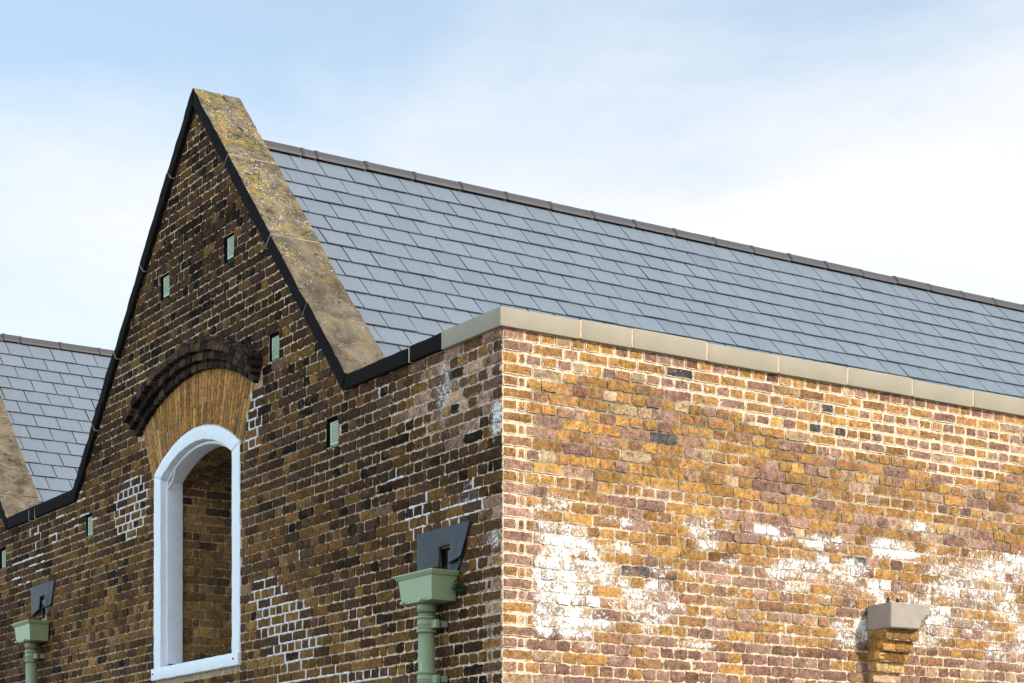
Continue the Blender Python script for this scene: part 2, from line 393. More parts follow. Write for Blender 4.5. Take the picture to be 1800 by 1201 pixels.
def cut(rects, zones):
    """remove forbidden intervals; zones: function(b)-> list of (lo,hi) in a"""
    out = []
    for a0, a1, b0, b1 in rects:
        segs = [(a0, a1)]
        for lo, hi in zones(b0, b1):
            ns = []
            for s0, s1 in segs:
                if hi <= s0 or lo >= s1: ns.append((s0, s1)); continue
                if lo - s0 > .028: ns.append((s0, lo))
                if s1 - hi > .028: ns.append((hi, s1))
            segs = ns
        for s0, s1 in segs: out.append((s0, s1, b0, b1))
    return out

# =============================================================== the setting
bm = bmesh.new(); s_ = 900
bmesh.ops.create_grid(bm, x_segments=8, y_segments=8, size=s_)
gr = bm_obj('ground', bm, M['asphalt']); gr['kind'] = 'structure'

# =============================================================== the building
B0 = thing('brick_building', 'old yellow and brown stock brick building with steep parapet gables and slate roofs', 'building', (-4.7, 3.0, 0))
AX, AZ = -4.72, 8.003                                # gable apex, top of the coping
BAY = 7.35
SLR, SLL = (8.003 - 5.067) / (4.72 - 2.045), (8.003 - 5.086) / (7.51 - 4.72)
PERP = .105
def rake_x(z, side, off=0.0):                        # underside line of the raking coping at height z (bay 1)
    s = SLR if side > 0 else SLL
    vert = (PERP - off) / math.cos(math.atan(s))
    return AX + side * np.maximum(0, (AZ - vert - z)) / s
WX = -4.735                                          # window axis
WH = .872                                            # half width of the white surround
SPR, WBOT = 4.895, 3.118
RF = 1.57; CF = 5.168 - RF                           # surround head arc
RH = 2.40; CH = 3.215                                # lower edge of the hood mould
VENTS = [(-4.07, 6.49, 'vent grille in the upper gable, right of the pair under the apex'),
         (-5.37, 6.49, 'vent grille in the upper gable, left of the pair under the apex'),
         (-3.256, 5.548, 'vent grille just right of the dark hood mould end'),
         (-2.29, 4.697, 'vent grille below the foot of the right gable coping'),
         (-7.16, 4.705, 'vent grille left of the window near the white streaked joints'),
         (-9.62, 4.70, 'vent grille at the left edge of the photo below the second gable')]
fc = 3.0                                              # the gauged arch joints fan from this height
def snap(vz):
    k = round((ZT - (vz - 1.5 * PITCH)) / PITCH); return ZT - k * PITCH + 1.5 * PITCH
VENTS = [(x, snap(z), l) for x, z, l in VENTS]
def left_zones(b0, b1):
    bm_ = (b0 + b1) / 2; z = []
    # window, gauged arch, hood
    if WBOT < b1 and b0 < SPR: z.append((WX - WH + .006, WX + WH - .006))
    if SPR - .02 < bm_ < 5.31:
        h = (bm_ - fc) * (WH + .04) / (SPR - .01 - fc) + .003; z.append((WX - h, WX + h))
    rr = RH + .11
    if 5.27 < bm_ < CH + rr: h = min(1.27, math.sqrt(max(0, rr**2 - (bm_ - CH)**2))); z.append((WX - h, WX + h))
    for vx, vz, _ in VENTS:
        if abs(bm_ - vz) < .11: z.append((vx - .115, vx + .085))
    # spout holes behind the lead
    if 3.50 < bm_ < 3.66: z.append((-.78, -.62))
    if 3.94 < bm_ < 4.10: z.append((-8.47, -8.31))
    # above the parapet: only inside the gables
    if b1 > 4.975:
        zt = b1
        for ax0, lim in ((AX, None),):
            pass
        r1 = float(rake_x(zt, 1, .045)); l1 = float(rake_x(zt, -1, .045))
        r2, l2 = r1 - BAY, l1 - BAY
        if l1 >= r1 - .02: z.append((-50, 50))
        else: z += [(r1, 50), (r2, l1), (-50, l2)]
    return z
LW = [(-6.14, 4.72, 0.40, 0.27, 1), (-3.60, 5.02, 0.14, 0.24, 1), (-3.38, 3.63, 0.33, 0.15, 1), (-3.08, 3.41, 0.48, 0.13, 1), (-2.89, 3.17, 0.42, 0.125, 1),
      (-2.7, 2.94, 0.6, 0.06, 1), (-1.82, 2.87, 0.41, 0.045, 0.9), (-1.05, 3.91, 0.16, 0.147, 1), (-1.35, 4.22, 0.12, 0.03, 1), (-0.36, 3.91, 0.20, 0.09, 0.7), (-0.57, 3.86, 0.22, 0.08, 0.55)]
LWB = [(-8.02, 4.92, 0.9, 0.12, 0.45), (-8.67, 4.7, 0.96, 0.14, 0.35), (-7.41, 5.02, 0.18, 0.09, .9), (-9.01, 4.45, 0.67, 0.11, 0.4), (-2.52, 2.97, 0.53, 0.04, 0.6), (-7.26, 4.76, 0.4, 0.07, 0.5)]
def pal(n, cols, w):
    w = np.asarray(w, float); w = w / w.sum(-1, keepdims=True); c = np.cumsum(w, -1)
    r = rng.random(n)[:, None]; i = np.minimum((r > c).sum(1), len(cols) - 1)
    cc = np.array(cols)[i]
    return np.clip(cc * (1 + rng.normal(0, .17, (n, 1))) * (1 + rng.normal(0, .022, (n, 3))), .006, .9)
def left_col(a, b, ca, cb):
    n = len(ca)
    light = blob(ca, cb, [(-.55, 4.68, .62, .34, 1), (-.08, 3.3, .16, .62, 1)], .4)            # rebuilt, cleaner brickwork near the corner
    brown = blob(ca, cb, [(-3.7, 3.35, 1.6, .75, 1), (-6.6, 3.7, 1.5, .8, .9), (-1.9, 3.0, .6, .28, 1), (-4.73, 4.9, 1.3, .35, .7)], .5)
    soot = np.clip(.35 + 1.0 * (fbm(ca * 1.3, cb * 1.9, 21, 3) - .5) + .35 * sstep(cb, 4.6, 6.5) + blob(ca, cb, [(-2.25, 4.2, .13, .6, .6), (-1.3, 4.25, .8, .35, .25), (-.13, 3.98, .17, .12, .9)], .5) - .25 * brown, 0, 1)
    soot = soot * (1 - .75 * light)
    cols = [(.066, .033, .015), (.150, .073, .022), (.078, .042, .026), (.018, .012, .009), (.22, .112, .036), (.24, .14, .092)]
    w = np.stack([.9 + 0 * ca, .55 + 1.0 * brown, .55 + .2 * light, .05 + .55 * soot, .10 + .55 * brown, .02 + 1.3 * light], -1)
    bc = pal(n, cols, w) * (1.12 - .55 * soot)[:, None] * (1 + .65 * light)[:, None]
    la = blob(a, b, [(-.55, 4.68, .62, .34, 1), (-.08, 3.3, .16, .62, 1)], .4)
    nz = fbm(a * 2, b * 3, 31, 3)[..., None]
    mc = np.array([.62, .46, .30]) * (.72 + .34 * np.maximum(sstep(b, 4.9, 5.6), sstep(a, -3.2, -1.2)))[..., None] * (1 - .25 * sstep(fbm(a * 1.1, b * 1.3, 41, 2), .45, .7))[..., None] * (.7 + .6 * nz)
    mc = mc * (1 - la[..., None]) + np.array([.56, .43, .33]) * la[..., None]
    sm = .10 + .28 * sstep(nz[..., 0], .45, .75) + .42 * la
    wh = blob(a, b, [(-.72, 4.70, .09, .2, .42), (-.07, 4.38, .07, .13, .45), (-.42, 3.9, .3, .12, .12), (-.12, 3.62, .16, .06, .3)], .5)
    return bc, mc, sm, wh
lrects = english(0, 15.6, 0, 7.86, True, .005, .012, .0074)
lrects = [(-a1, -a0, b0, b1) for a0, a1, b0, b1 in lrects]
lrects = cut(lrects, left_zones)
lmap = lambda a, b, d: (a, d, b)
gable_wall = brick_mesh('gable_wall', lrects, lmap, left_col, B0)
gable_wall['label'] = 'soot dark brown gable wall in shade with white repointed joints'
def left_keep(a, b):
    k = np.ones(a.shape, bool)
    k &= ~((np.abs(a - WX) < WH - .02) & (b > WBOT + .02) & (b < SPR))
    k &= ~((np.abs(a - WX) < WH - .02) & (b >= SPR) & ((a - WX)**2 + (b - CF)**2 < (RF - .02)**2))
    for vx, vz, _ in VENTS: k &= ~((np.abs(a - vx + .015) < .093) & (np.abs(b - vz) < .108))
    k &= ~((np.abs(a + .70) < .07) & (np.abs(b - 3.58) < .07)) & ~((np.abs(a + 8.39) < .07) & (np.abs(b - 4.02) < .07))
    hi = b > 4.972
    r1 = rake_x(b, 1, .03); l1 = rake_x(b, -1, .03)
    inside = ((a < r1) & (a > l1)) | ((a < r1 - BAY) & (a > l1 - BAY))
    k &= (~hi) | inside
    return k
mortar_mesh('mortar', -15.6, -.006, 0, 7.86, .018, left_keep, lmap, left_col, gable_wall, .0070, .0025)

# fresh white pointing standing a little proud of the old joints
def pointing():
    V, F = [], []
    def strip(a0, z0, a1, z1, w):
        n = max(2, int(math.hypot(a1 - a0, z1 - z0) / .018)); dx, dz = a1 - a0, z1 - z0; l = math.hypot(dx, dz); px, pz = -dz / l, dx / l
        prev = None; b0 = len(V)
        for i in range(n + 1):
            t = i / n; x = a0 + dx * t; z = z0 + dz * t; ww = w * random.uniform(.45, 1.5) * .5; o = random.uniform(-.002, .002)
            tp = .35 if i in (0, n) else 1
            V.extend([(x + px * (o - ww * tp), .006, z + pz * (o - ww * tp)), (x + px * (o - ww * .7 * tp), -.0035 - random.uniform(0, .003), z + pz * (o - ww * .7 * tp)),
                      (x + px * (o + ww * .7 * tp), -.0035 - random.uniform(0, .003), z + pz * (o + ww * .7 * tp)), (x + px * (o + ww * tp), .006, z + pz * (o + ww * tp))])
            if i:
                k = b0 + (i - 1) * 4
                for j in range(3): F.append((k + j, k + 4 + j, k + 5 + j, k + 1 + j))
    for a0, a1, b0, b1 in lrects:
        ca = (a0 + a1) / 2
        p = float(blob(np.array(ca), np.array(b0), LW, .12)); pb = float(blob(np.array(ca), np.array(b0), LWB, .3))
        pn = float(vnoise(ca * 3.1, b0 * 7.7, 77))
        if p * (.55 + .9 * pn) > .46 or random.random() < max(p, pb) * .75 * (pn > .3):
            strip(a0 - .006, b0 - .005, a1 + .006, b0 - .005, .0165 if p > .3 else .020)
        pp = float(blob(np.array(a0), np.array((b0 + b1) / 2), LW, .12))
        if pp * (.5 + 1.0 * float(vnoise(a0 * 3.3, b0 * 6, 79))) > .46 and random.random() < .9: strip(a0 - .005, b0 - .008, a0 - .005, b1 + .008, .0125)
        elif random.random() < pb * .18 or (a0 > -3.2 and random.random() < .012): strip(a0 - .005, b0 - .008, a0 - .005, b1 + .008, .013)
    o = mesh_obj('white_pointing', V, F, M['pointing'], gable_wall, True); o['label'] = 'fresh white mortar pointing in the brick joints'
M['pointing'] = simple('pointing', (.78, .73, .69), .9, .18, 30, .6, 90, .2)
pointing()

# ---- side wall, in the sun
RW = [(0.52, 3.61, 0.23, 0.074, 1.0), (0.88, 3.62, 0.18, 0.045, 0.75), (0.34, 3.5, 0.09, 0.073, 0.9), (0.45, 3.42, 0.2, 0.074, 0.95), (0.74, 3.46, 0.23, 0.093, 0.75), (0.45, 3.27, 0.23, 0.081, 1), (0.88, 3.32, 0.33, 0.112, 0.65), (0.31, 3.11, 0.08, 0.11, 1), (0.65, 3.15, 0.28, 0.082, 0.95), (0.93, 3.19, 0.28, 0.075, 0.6), (1.21, 3.25, 0.29, 0.076, 0.5), (0.56, 3.06, 0.18, 0.055, 0.75), (0.67, 2.97, 0.09, 0.037, 0.65), (1.54, 3.03, 0.15, 0.031, 0.95), (0.88, 3.8, 0.16, 0.037, 0.85), (2.2, 3.84, 0.23, 0.055, 0.75), (2.72, 3.82, 0.24, 0.057, 0.75), (3.38, 3.83, 0.26, 0.075, 0.9), (2.99, 3.66, 0.14, 0.061, 0.75), (3.84, 3.83, 0.15, 0.051, 0.55), (4.08, 3.7, 0.36, 0.106, 0.65), (4.5, 3.73, 0.31, 0.086, 0.85), (4.32, 3.59, 0.37, 0.107, 0.8), (3.9, 3.56, 0.24, 0.106, 0.85), (3.33, 3.52, 0.23, 0.083, 0.65), (3.78, 3.38, 0.18, 0.126, 0.85), (4.08, 3.49, 0.24, 0.085, 0.65), (3.84, 3.26, 0.15, 0.084, 0.75), (4.56, 3.45, 0.15, 0.065, 0.65), (3.67, 3.16, 0.12, 0.042, 0.85), (4.68, 3.16, 0.09, 0.052, 0.75), (4.26, 3.33, 0.18, 0.086, 0.45), (1.26, 3.52, 0.14, 0.038, 0.55), (1.59, 3.51, 0.15, 0.039, 0.35), (3.61, 4.0, 0.35, 0.063, 0.55), (2.88, 3.44, 0.22, 0.102, 0.4), (3.05, 3.17, 0.08, 0.123, 0.6), (2.46, 3.45, 0.32, 0.12, 0.3), (1.94, 3.38, 0.41, 0.117, 0.3),
      (5.2, 3.65, .5, .2, .6), (5.9, 3.4, .4, .2, .5)]
RS = [(1.79, 4.34, 0.25, 0.12, 0.5), (0.43, 4.04, 0.27, 0.074, 0.8), (0.56, 3.91, 0.27, 0.055, 0.8), (1.16, 4.0, 0.43, 0.068, 0.7), (1.89, 4.0, 0.46, 0.07, 0.5), (3.55, 4.12, 0.7, 0.083, 0.6), (4.26, 4.14, 0.55, 0.086, 0.6), (3.21, 4.17, 0.22, 0.082, 0.55), (2.72, 4.12, 0.33, 0.04, 0.5), (0.25, 4.17, 0.18, 0.029, 0.9), (0.97, 4.25, 0.28, 0.023, 0.7), (0.52, 4.51, 0.27, 0.022, 0.7)]
def right_regions(a, b):
    dep = .25 + .05 * np.sin(a * 5) + .22 * sstep(a, 1.7, 2.2) + .10 * sstep(a, 3.4, 3.8) - .2 * sstep(a, 4.3, 5.0)
    top = 1 - sstep((ZT - b) + .06 * (fbm(a * 3, b * 3, 8, 2) - .5), dep - .04, dep + .04)
    cor = (1 - sstep(a + .05 * (vnoise(b * 9, a * 0, 4) - .5), .19, .27))
    low = sstep(-b + .10 * (fbm(a * 1.5, b * 2, 9, 2) - .5), -3.15, -3.0)
    mid = sstep(-b + .2 * (fbm(a * 1.2, b * 2, 12, 2) - .5), -4.05, -3.85)
    return top, cor, low, mid
def right_col(a, b, ca, cb):
    n = len(ca); top, cor, low, mid = right_regions(ca, cb)
    cols = [(.385, .203, .062), (.295, .152, .056), (.305, .178, .128), (.215, .118, .088), (.072, .064, .060), (.41, .275, .165), (.275, .140, .075)]
    clump = fbm(ca * 1.6, cb * 2.6, 55, 2)
    w = np.stack([1.15 + .9 * (clump - .5) - .75 * low, .85 - .4 * low + 0 * ca, .75 + .5 * top + .2 * low, .22 + 1.9 * low + .15 * top, .015 + .13 * top * (1 - cor), .18 + .25 * cor + .2 * top, .22 + .3 * low], -1)
    bc = pal(n, cols, np.maximum(w, .01))
    top, cor, low, mid = right_regions(a, b)
    cream = np.maximum(np.maximum(top, cor), blob(a, b, RS, .5))
    grey = np.array([.27, .205, .135]); crm = np.array([.70, .545, .385]); buff = np.array([.44, .345, .245]); lowc = np.array([.62, .475, .325])
    nz = fbm(a * 3, b * 4, 61, 3)[..., None]
    mc = grey * (1 - mid[..., None]) + (buff + np.array([.14, .12, .10]) * sstep(nz, .45, .65)) * mid[..., None]
    mc = mc * (1 - low[..., None]) + lowc * low[..., None]
    mc = mc * (1 - cream[..., None]) + crm * cream[..., None]
    mc = mc * (.82 + .36 * nz)
    sm = .47 + .5 * (nz[..., 0] - .5) + .34 * cream - .12 * low
    wh = blob(a, b, RW, .45)
    wh = np.maximum(wh * .76, .56 * sstep(fbm(a * 2.4, b * 5, 71, 3), .50, .66) * mid * (1 - low) * (1 - cor))
    return bc, mc, sm, wh
rrects = english(0, 13, 0, ZT - .001, False)
rmap = lambda a, b, d: (-d, a, b)
side_wall = brick_mesh('side_wall', rrects, rmap, right_col, B0, .92)
side_wall['label'] = 'sunlit yellow and purple stock brick side wall with patches of old whitewash'
mortar_mesh('mortar', .006, 13, 0, ZT + .03, .018, lambda a, b: np.ones(a.shape, bool), rmap, right_col, side_wall, .0046, .0030)

# ---- solid core of the walls behind the brick faces
bm = bmesh.new()
def gp(ax):                                            # gable outline above parapet
    return [(ax + float(rake_x(5.0, -1, .02)) - AX, 5.0), (ax + float(rake_x(5.0, 1, .02)) - AX, 5.0), (ax, AZ - .16)]
YF, YB = .034, .385
prism(bm, [(-15.5, 0), (WX - 1.0, 0), (WX - 1.0, 4.95), (-15.5, 4.95)], YF, YB)
prism(bm, [(WX + 1.0, 0), (-.04, 0), (-.04, 4.95), (WX + 1.0, 4.95)], YF, YB)
prism(bm, [(WX - 1.0, 0), (WX + 1.0, 0), (WX + 1.0, 3.13), (WX - 1.0, 3.13)], YF, YB)
zc_ = 5.25
prism(bm, [(WX - 1.0, 4.952), (WX - 1.0, zc_ ), (WX + 1.0, zc_), (WX + 1.0, 4.952), (-2.16, 4.952), (AX, AZ - .16), (-7.40, 4.952)], YF, YB)
prism(bm, [(-7.40 - BAY, 4.952), (-2.16 - BAY, 4.952), (AX - BAY, AZ - .16)], YF, YB)
box(bm, -.36, -.034, YB + .002, 13, 0, 4.95); box(bm, -15.5, -.364, 12.8, 13, 0, 4.95)
bm_obj('wall_core', bm, M['mortar_cream'], gable_wall)

# ---- window: white surround, deep brick reveal
win = None
def arc(cx, cz, r, a0, a1, n): return [(cx + r * math.sin(a0 + (a1 - a0) * i / n), cz + r * math.cos(a0 + (a1 - a0) * i / n)) for i in range(n + 1)]
IW = .722; RI = 1.40; CI = 5.053 - RI                   # inner opening
hO = math.asin(WH / RF); hI = math.asin(IW / RI)
zO = CF + RF * math.cos(hO); zI = CI + RI * math.cos(hI)
def arch_ring(bm, outer, inner, y0, y1):
    n = len(outer)
    fo = [bm.verts.new((x, y0, z)) for x, z in outer]; fi = [bm.verts.new((x, y0, z)) for x, z in inner]
    bo = [bm.verts.new((x, y1, z)) for x, z in outer]; bi = [bm.verts.new((x, y1, z)) for x, z in inner]
    for i in range(n - 1):
        bm.faces.new((fo[i], fo[i + 1], fi[i + 1], fi[i])); bm.faces.new((bo[i], bi[i], bi[i + 1], bo[i + 1]))
        bm.faces.new((fo[i], bo[i], bo[i + 1], fo[i + 1])); bm.faces.new((fi[i], fi[i + 1], bi[i + 1], bi[i]))
    bm.faces.new((fo[0], fi[0], bi[0], bo[0])); bm.faces.new((fo[-1], bo[-1], bi[-1], fi[-1]))
bm = bmesh.new()
arch_ring(bm, arc(WX, CF, RF, -hO, hO, 28), arc(WX, CI, RI, -hI, hI, 28), -.010, .075)
wear(bm, .0042, 9, .06, .006, 3)
win = bm_obj('window', bm, M['paint_white'], B0, True); win['label'] = 'white painted arched window surround with an open dark brick recess'
bm = bmesh.new(); arch_ring(bm, arc(WX, CI, RI - .004, -hI, hI, 28), arc(WX, CI, RI - .03, -hI + .01, hI - .01, 28), .045, .19); wear(bm, .002, 14, .07, .004, 4)
bm_obj('head_lining', bm, M['paint_white'], win, True)
for sgn in (-1, 1):
    bm = bmesh.new(); xo, xi = WX + sgn * WH, WX + sgn * IW
    prism(bm, [(min(xo, xi), 3.225), (max(xo, xi), 3.225), (max(xo, xi), (zI if sgn < 0 else zO) - .004), (min(xo, xi), (zO if sgn < 0 else zI) - .004)], -.008, .075)
    wear(bm, .0042, 9, .06, .006, 5 + sgn); bm_obj('jamb', bm, M['paint_white'], win, True)
    bm = bmesh.new(); xa, xb = WX + sgn * (IW + .001), WX + sgn * (IW - .026)
    box(bm, min(xa, xb), max(xa, xb), .045, .19, 3.262, zI - .01); wear(bm, .002, 12, .08, .004, 8 + sgn); bm_obj('jamb_lining', bm, M['paint_white'], win, True)
bm = bmesh.new(); box(bm, WX - WH - .012, WX + WH + .012, -.030, .19, WBOT, 3.223)
for v in bm.verts:
    if v.co.z > 3.2 and v.co.y > .1: v.co.z += .03
wear(bm, .004, 9, .06, .008, 11); sill = bm_obj('sill', bm, M['paint_white'], win, True)
for x in (WX - WH + .04, WX + WH - .07):
    bm = bmesh.new(); bmesh.ops.create_cone(bm, cap_ends=True, segments=10, radius1=.007, radius2=.006, depth=.012, matrix=Matrix.Translation((x, -.034, 3.175)) @ Matrix.Rotation(R(90), 4, 'X'))
    bm_obj('bolt', bm, M['rust'], win)
def tube(pts, r, seg=8):
    bm = bmesh.new(); rings = []
    P = [Vector(p) for p in pts]
    for i, p in enumerate(P):
        t = (P[min(i + 1, len(P) - 1)] - P[max(i - 1, 0)]).normalized()
        a = t.cross(Vector((0, 0, 1))) if abs(t.z) < .9 else t.cross(Vector((1, 0, 0))); a.normalize(); b = t.cross(a)
        rings.append([bm.verts.new(p + (a * math.cos(q) + b * math.sin(q)) * r) for q in [2 * math.pi * k / seg for k in range(seg)]])
    for A_, B_ in zip(rings, rings[1:]):
        for k in range(seg): bm.faces.new((A_[k], A_[(k + 1) % seg], B_[(k + 1) % seg], B_[k]))
    bm.faces.new(rings[0]); bm.faces.new(rings[-1][::-1]); return bm
xl, xr = WX - IW, WX + IW
bm_obj('stay_bracket', tube([(xl + .02, .06, zI - .06), (xl + .05, .055, zI - .07), (xl + .13, .05, zI - .03), (xl + .20, .05, zI + .06), (xl + .21, .055, zI + .11), (xl + .19, .06, zI + .125)], .009), M['paint_white'], win, True)
bm_obj('stay_bracket', tube([(xr - .26, .06, zI + .13), (xr - .20, .05, zI + .115), (xr - .14, .05, zI + .055), (xr - .05, .055, zI + .02), (xr - .01, .06, zI + .03)], .009), M['paint_white'], win, True)

# deep recess: brick cheeks, brick barrel soffit, back wall
def niche_col(a, b, ca, cb):
    n = len(ca)
    cols = [(.29, .165, .058), (.19, .112, .045), (.35, .21, .075), (.10, .065, .042)]
    bc = pal(n, cols, np.tile([.8, .7, .4, .35], (n, 1)))
    mc = np.broadcast_to(np.array([.50, .38, .25]), a.shape + (3,)) * (.75 + .5 * fbm(a * 4, b * 4, 91, 2))[..., None]
    return bc, mc, .38 + 0 * a, 0 * a
NB = 2.3; ns_x = WX - IW - .03
nr = english(0, NB - .2, 3.0, zI + .06, True)
rec = brick_mesh('recess', nr, lambda a, b, d: (ns_x - d, a + .192, b), niche_col, B0, 1.0); rec['label'] = 'deep brick lined recess behind the white window surround'
mortar_mesh('recess_mortar', 0, NB - .2, 3.0, zI + .08, .03, lambda a, b: np.ones(a.shape, bool), lambda a, b, d: (ns_x - d, a + .192, b), niche_col, rec, .007, .003)
nx2 = WX + IW + .03
brick_mesh('recess_cheek', nr, lambda a, b, d: (nx2 + d, a + .192, b), niche_col, rec, 1.0)
mortar_mesh('recess_mortar', 0, NB - .2, 3.0, zI + .08, .03, lambda a, b: np.ones(a.shape, bool), lambda a, b, d: (nx2 + d, a + .192, b), niche_col, rec, .007, .003)
RV = 1.40; CV = CI + .02; hv = math.asin((IW + .06) / (RV))
sf = []
for k in range(int(2 * hv * RV / .076)):
    a = -.11 * (k % 2)
    while a < NB - .2:
        sf.append((max(a, 0) + .005, a + LB - .005, -hv * RV + k * .076 + .005, -hv * RV + k * .076 + .071)); a += LB
vmap = lambda a, b, d: (WX + (RV + d) * np.sin(b / RV), a + .192, CV + (RV + d) * np.cos(b / RV))
brick_mesh('recess_soffit', sf, vmap, niche_col, rec)
mortar_mesh('recess_mortar', 0, NB - .2, -hv * RV, hv * RV, .03, lambda a, b: np.ones(a.shape, bool), vmap, niche_col, rec, .007, .003)
br = [(a0 + WX - 1, a1 + WX - 1, b0, b1) for a0, a1, b0, b1 in english(0, 2.0, 3.0, 5.3, False)]
brick_mesh('recess_back', br, lambda a, b, d: (a, NB - .1 + d, b), niche_col, rec)
mortar_mesh('recess_mortar', WX - 1, WX + 1, 3.0, 5.3, .04, lambda a, b: np.ones(a.shape, bool), lambda a, b, d: (a, NB - .1 + d, b), niche_col, rec, .007, .003)
bm = bmesh.new(); box(bm, ns_x - .3, nx2 + .3, .195, NB + .1, 3.10, 3.19); box(bm, ns_x - .3, nx2 + .3, .388, NB + .1, 5.24, 5.3); box(bm, ns_x - .3, ns_x - .05, .388, NB + .1, 3.2, 5.23); box(bm, nx2 + .05, nx2 + .3, .388, NB + .1, 3.2, 5.23); box(bm, ns_x - .3, nx2 + .3, NB + .0, NB + .1, 3.2, 5.2)
bm_obj('recess_shell', bm, M['mortar_cream'], rec)

# ---- gauged arch of rubbed yellow bricks between the surround and the hood
def arch_col(a, b, ca, cb):
    n = len(ca)
    cols = [(.46, .228, .072), (.38, .182, .058), (.50, .275, .11), (.31, .16, .065), (.25, .14, .065)]
    bc = pal(n, cols, np.tile([1, .8, .5, .35, .18], (n, 1))) * (1 - .25 * rng.random((n, 1)))
    mc = np.broadcast_to(np.array([.17, .105, .055]), a.shape + (3,)).copy()
    return bc, mc, .16 + .2 * fbm(a * 5, b * 5, 13, 2), 0 * a
def r_in(t): # distance along ray at angle t from (WX, fc) to surround arc (RF about CF)
    dz = CF - fc; return dz * math.cos(t) + math.sqrt(max(0, (RF + .012)**2 - (dz * math.sin(t))**2))
def r_out(t):
    dz = CH - fc; return dz * math.cos(t) + math.sqrt(max(0, (RH + .02)**2 - (dz * math.sin(t))**2))
tmax = math.atan2(WH + .04, SPR - .01 - fc); nv = 36; ga = []
TA = 2.2                                            # unrolled angular unit = metres at radius 3
rin = [r_in(-tmax + 2 * tmax * (i + .5) / nv) for i in range(nv)]
for i in range(nv):
    t0 = -tmax + 2 * tmax * i / nv; t1 = -tmax + 2 * tmax * (i + 1) / nv
    ri, ro = rin[i], r_out((t0 + t1) / 2); md = ri + (ro - ri) * (.36 if i % 2 else .64)
    for u0, u1 in ((ri, md), (md, ro)):
        ga.append((u0 + .002, u1 - .002, t0 * TA + .0048, t1 * TA - .0048))
gmap = lambda a, b, d: (WX + a * np.sin(b / TA), d, fc + a * np.cos(b / TA))
garch = brick_mesh('gauged_arch', ga, gmap, arch_col, B0, .55, .03, .002, .006); garch['label'] = 'fan of yellow gauged bricks over the window head'
# ---- hood mould: two oversailing rings of dark bricks
def hood_col(a, b, ca, cb):
    n = len(ca)
    cols = [(.040, .028, .019), (.072, .047, .029), (.12, .073, .040), (.018, .015, .013), (.07, .046, .033)]
    bc = pal(n, cols, np.tile([1, .8, .25, .5, .4], (n, 1)))
    mc = np.broadcast_to(np.array([.10, .08, .06]), a.shape + (3,)).copy()
    return bc, mc, .22 + 0 * a, 0 * a
hh = math.asin(1.19 / RH)
hood = None
for ri, ro, pr, name in ((RH, RH + .064, .045, 'hood_mould'), (RH + .066, RH + .132, .090, 'hood_course'), (RH + .134, RH + .200, .135, 'hood_course')):
    rc = []; nb_ = int(2 * hh * ri / .112)
    for i in range(nb_):
        t0 = -hh + 2 * hh * i / nb_; t1 = -hh + 2 * hh * (i + 1) / nb_
        rc.append((ri + .002, ro - .002, t0 * TA + .005, t1 * TA - .005))
    hmap = lambda a, b, d: (WX + a * np.sin(b / TA), d, CH + a * np.cos(b / TA))
    o = brick_mesh(name, rc, hmap, hood_col, B0 if hood is None else hood, 1.15, .04, pr, .008)
    if hood is None: hood = o; o['label'] = 'blackened projecting brick hood mould arching over the window'
    bm = bmesh.new(); arch_ring(bm, arc(WX, CH, ro - .004, -hh + .003, hh - .003, 30), arc(WX, CH, ri + .004, -hh + .003, hh - .003, 30), -pr + .012, .03)
    bm_obj('hood_joint', bm, M['soot_stone'], hood)

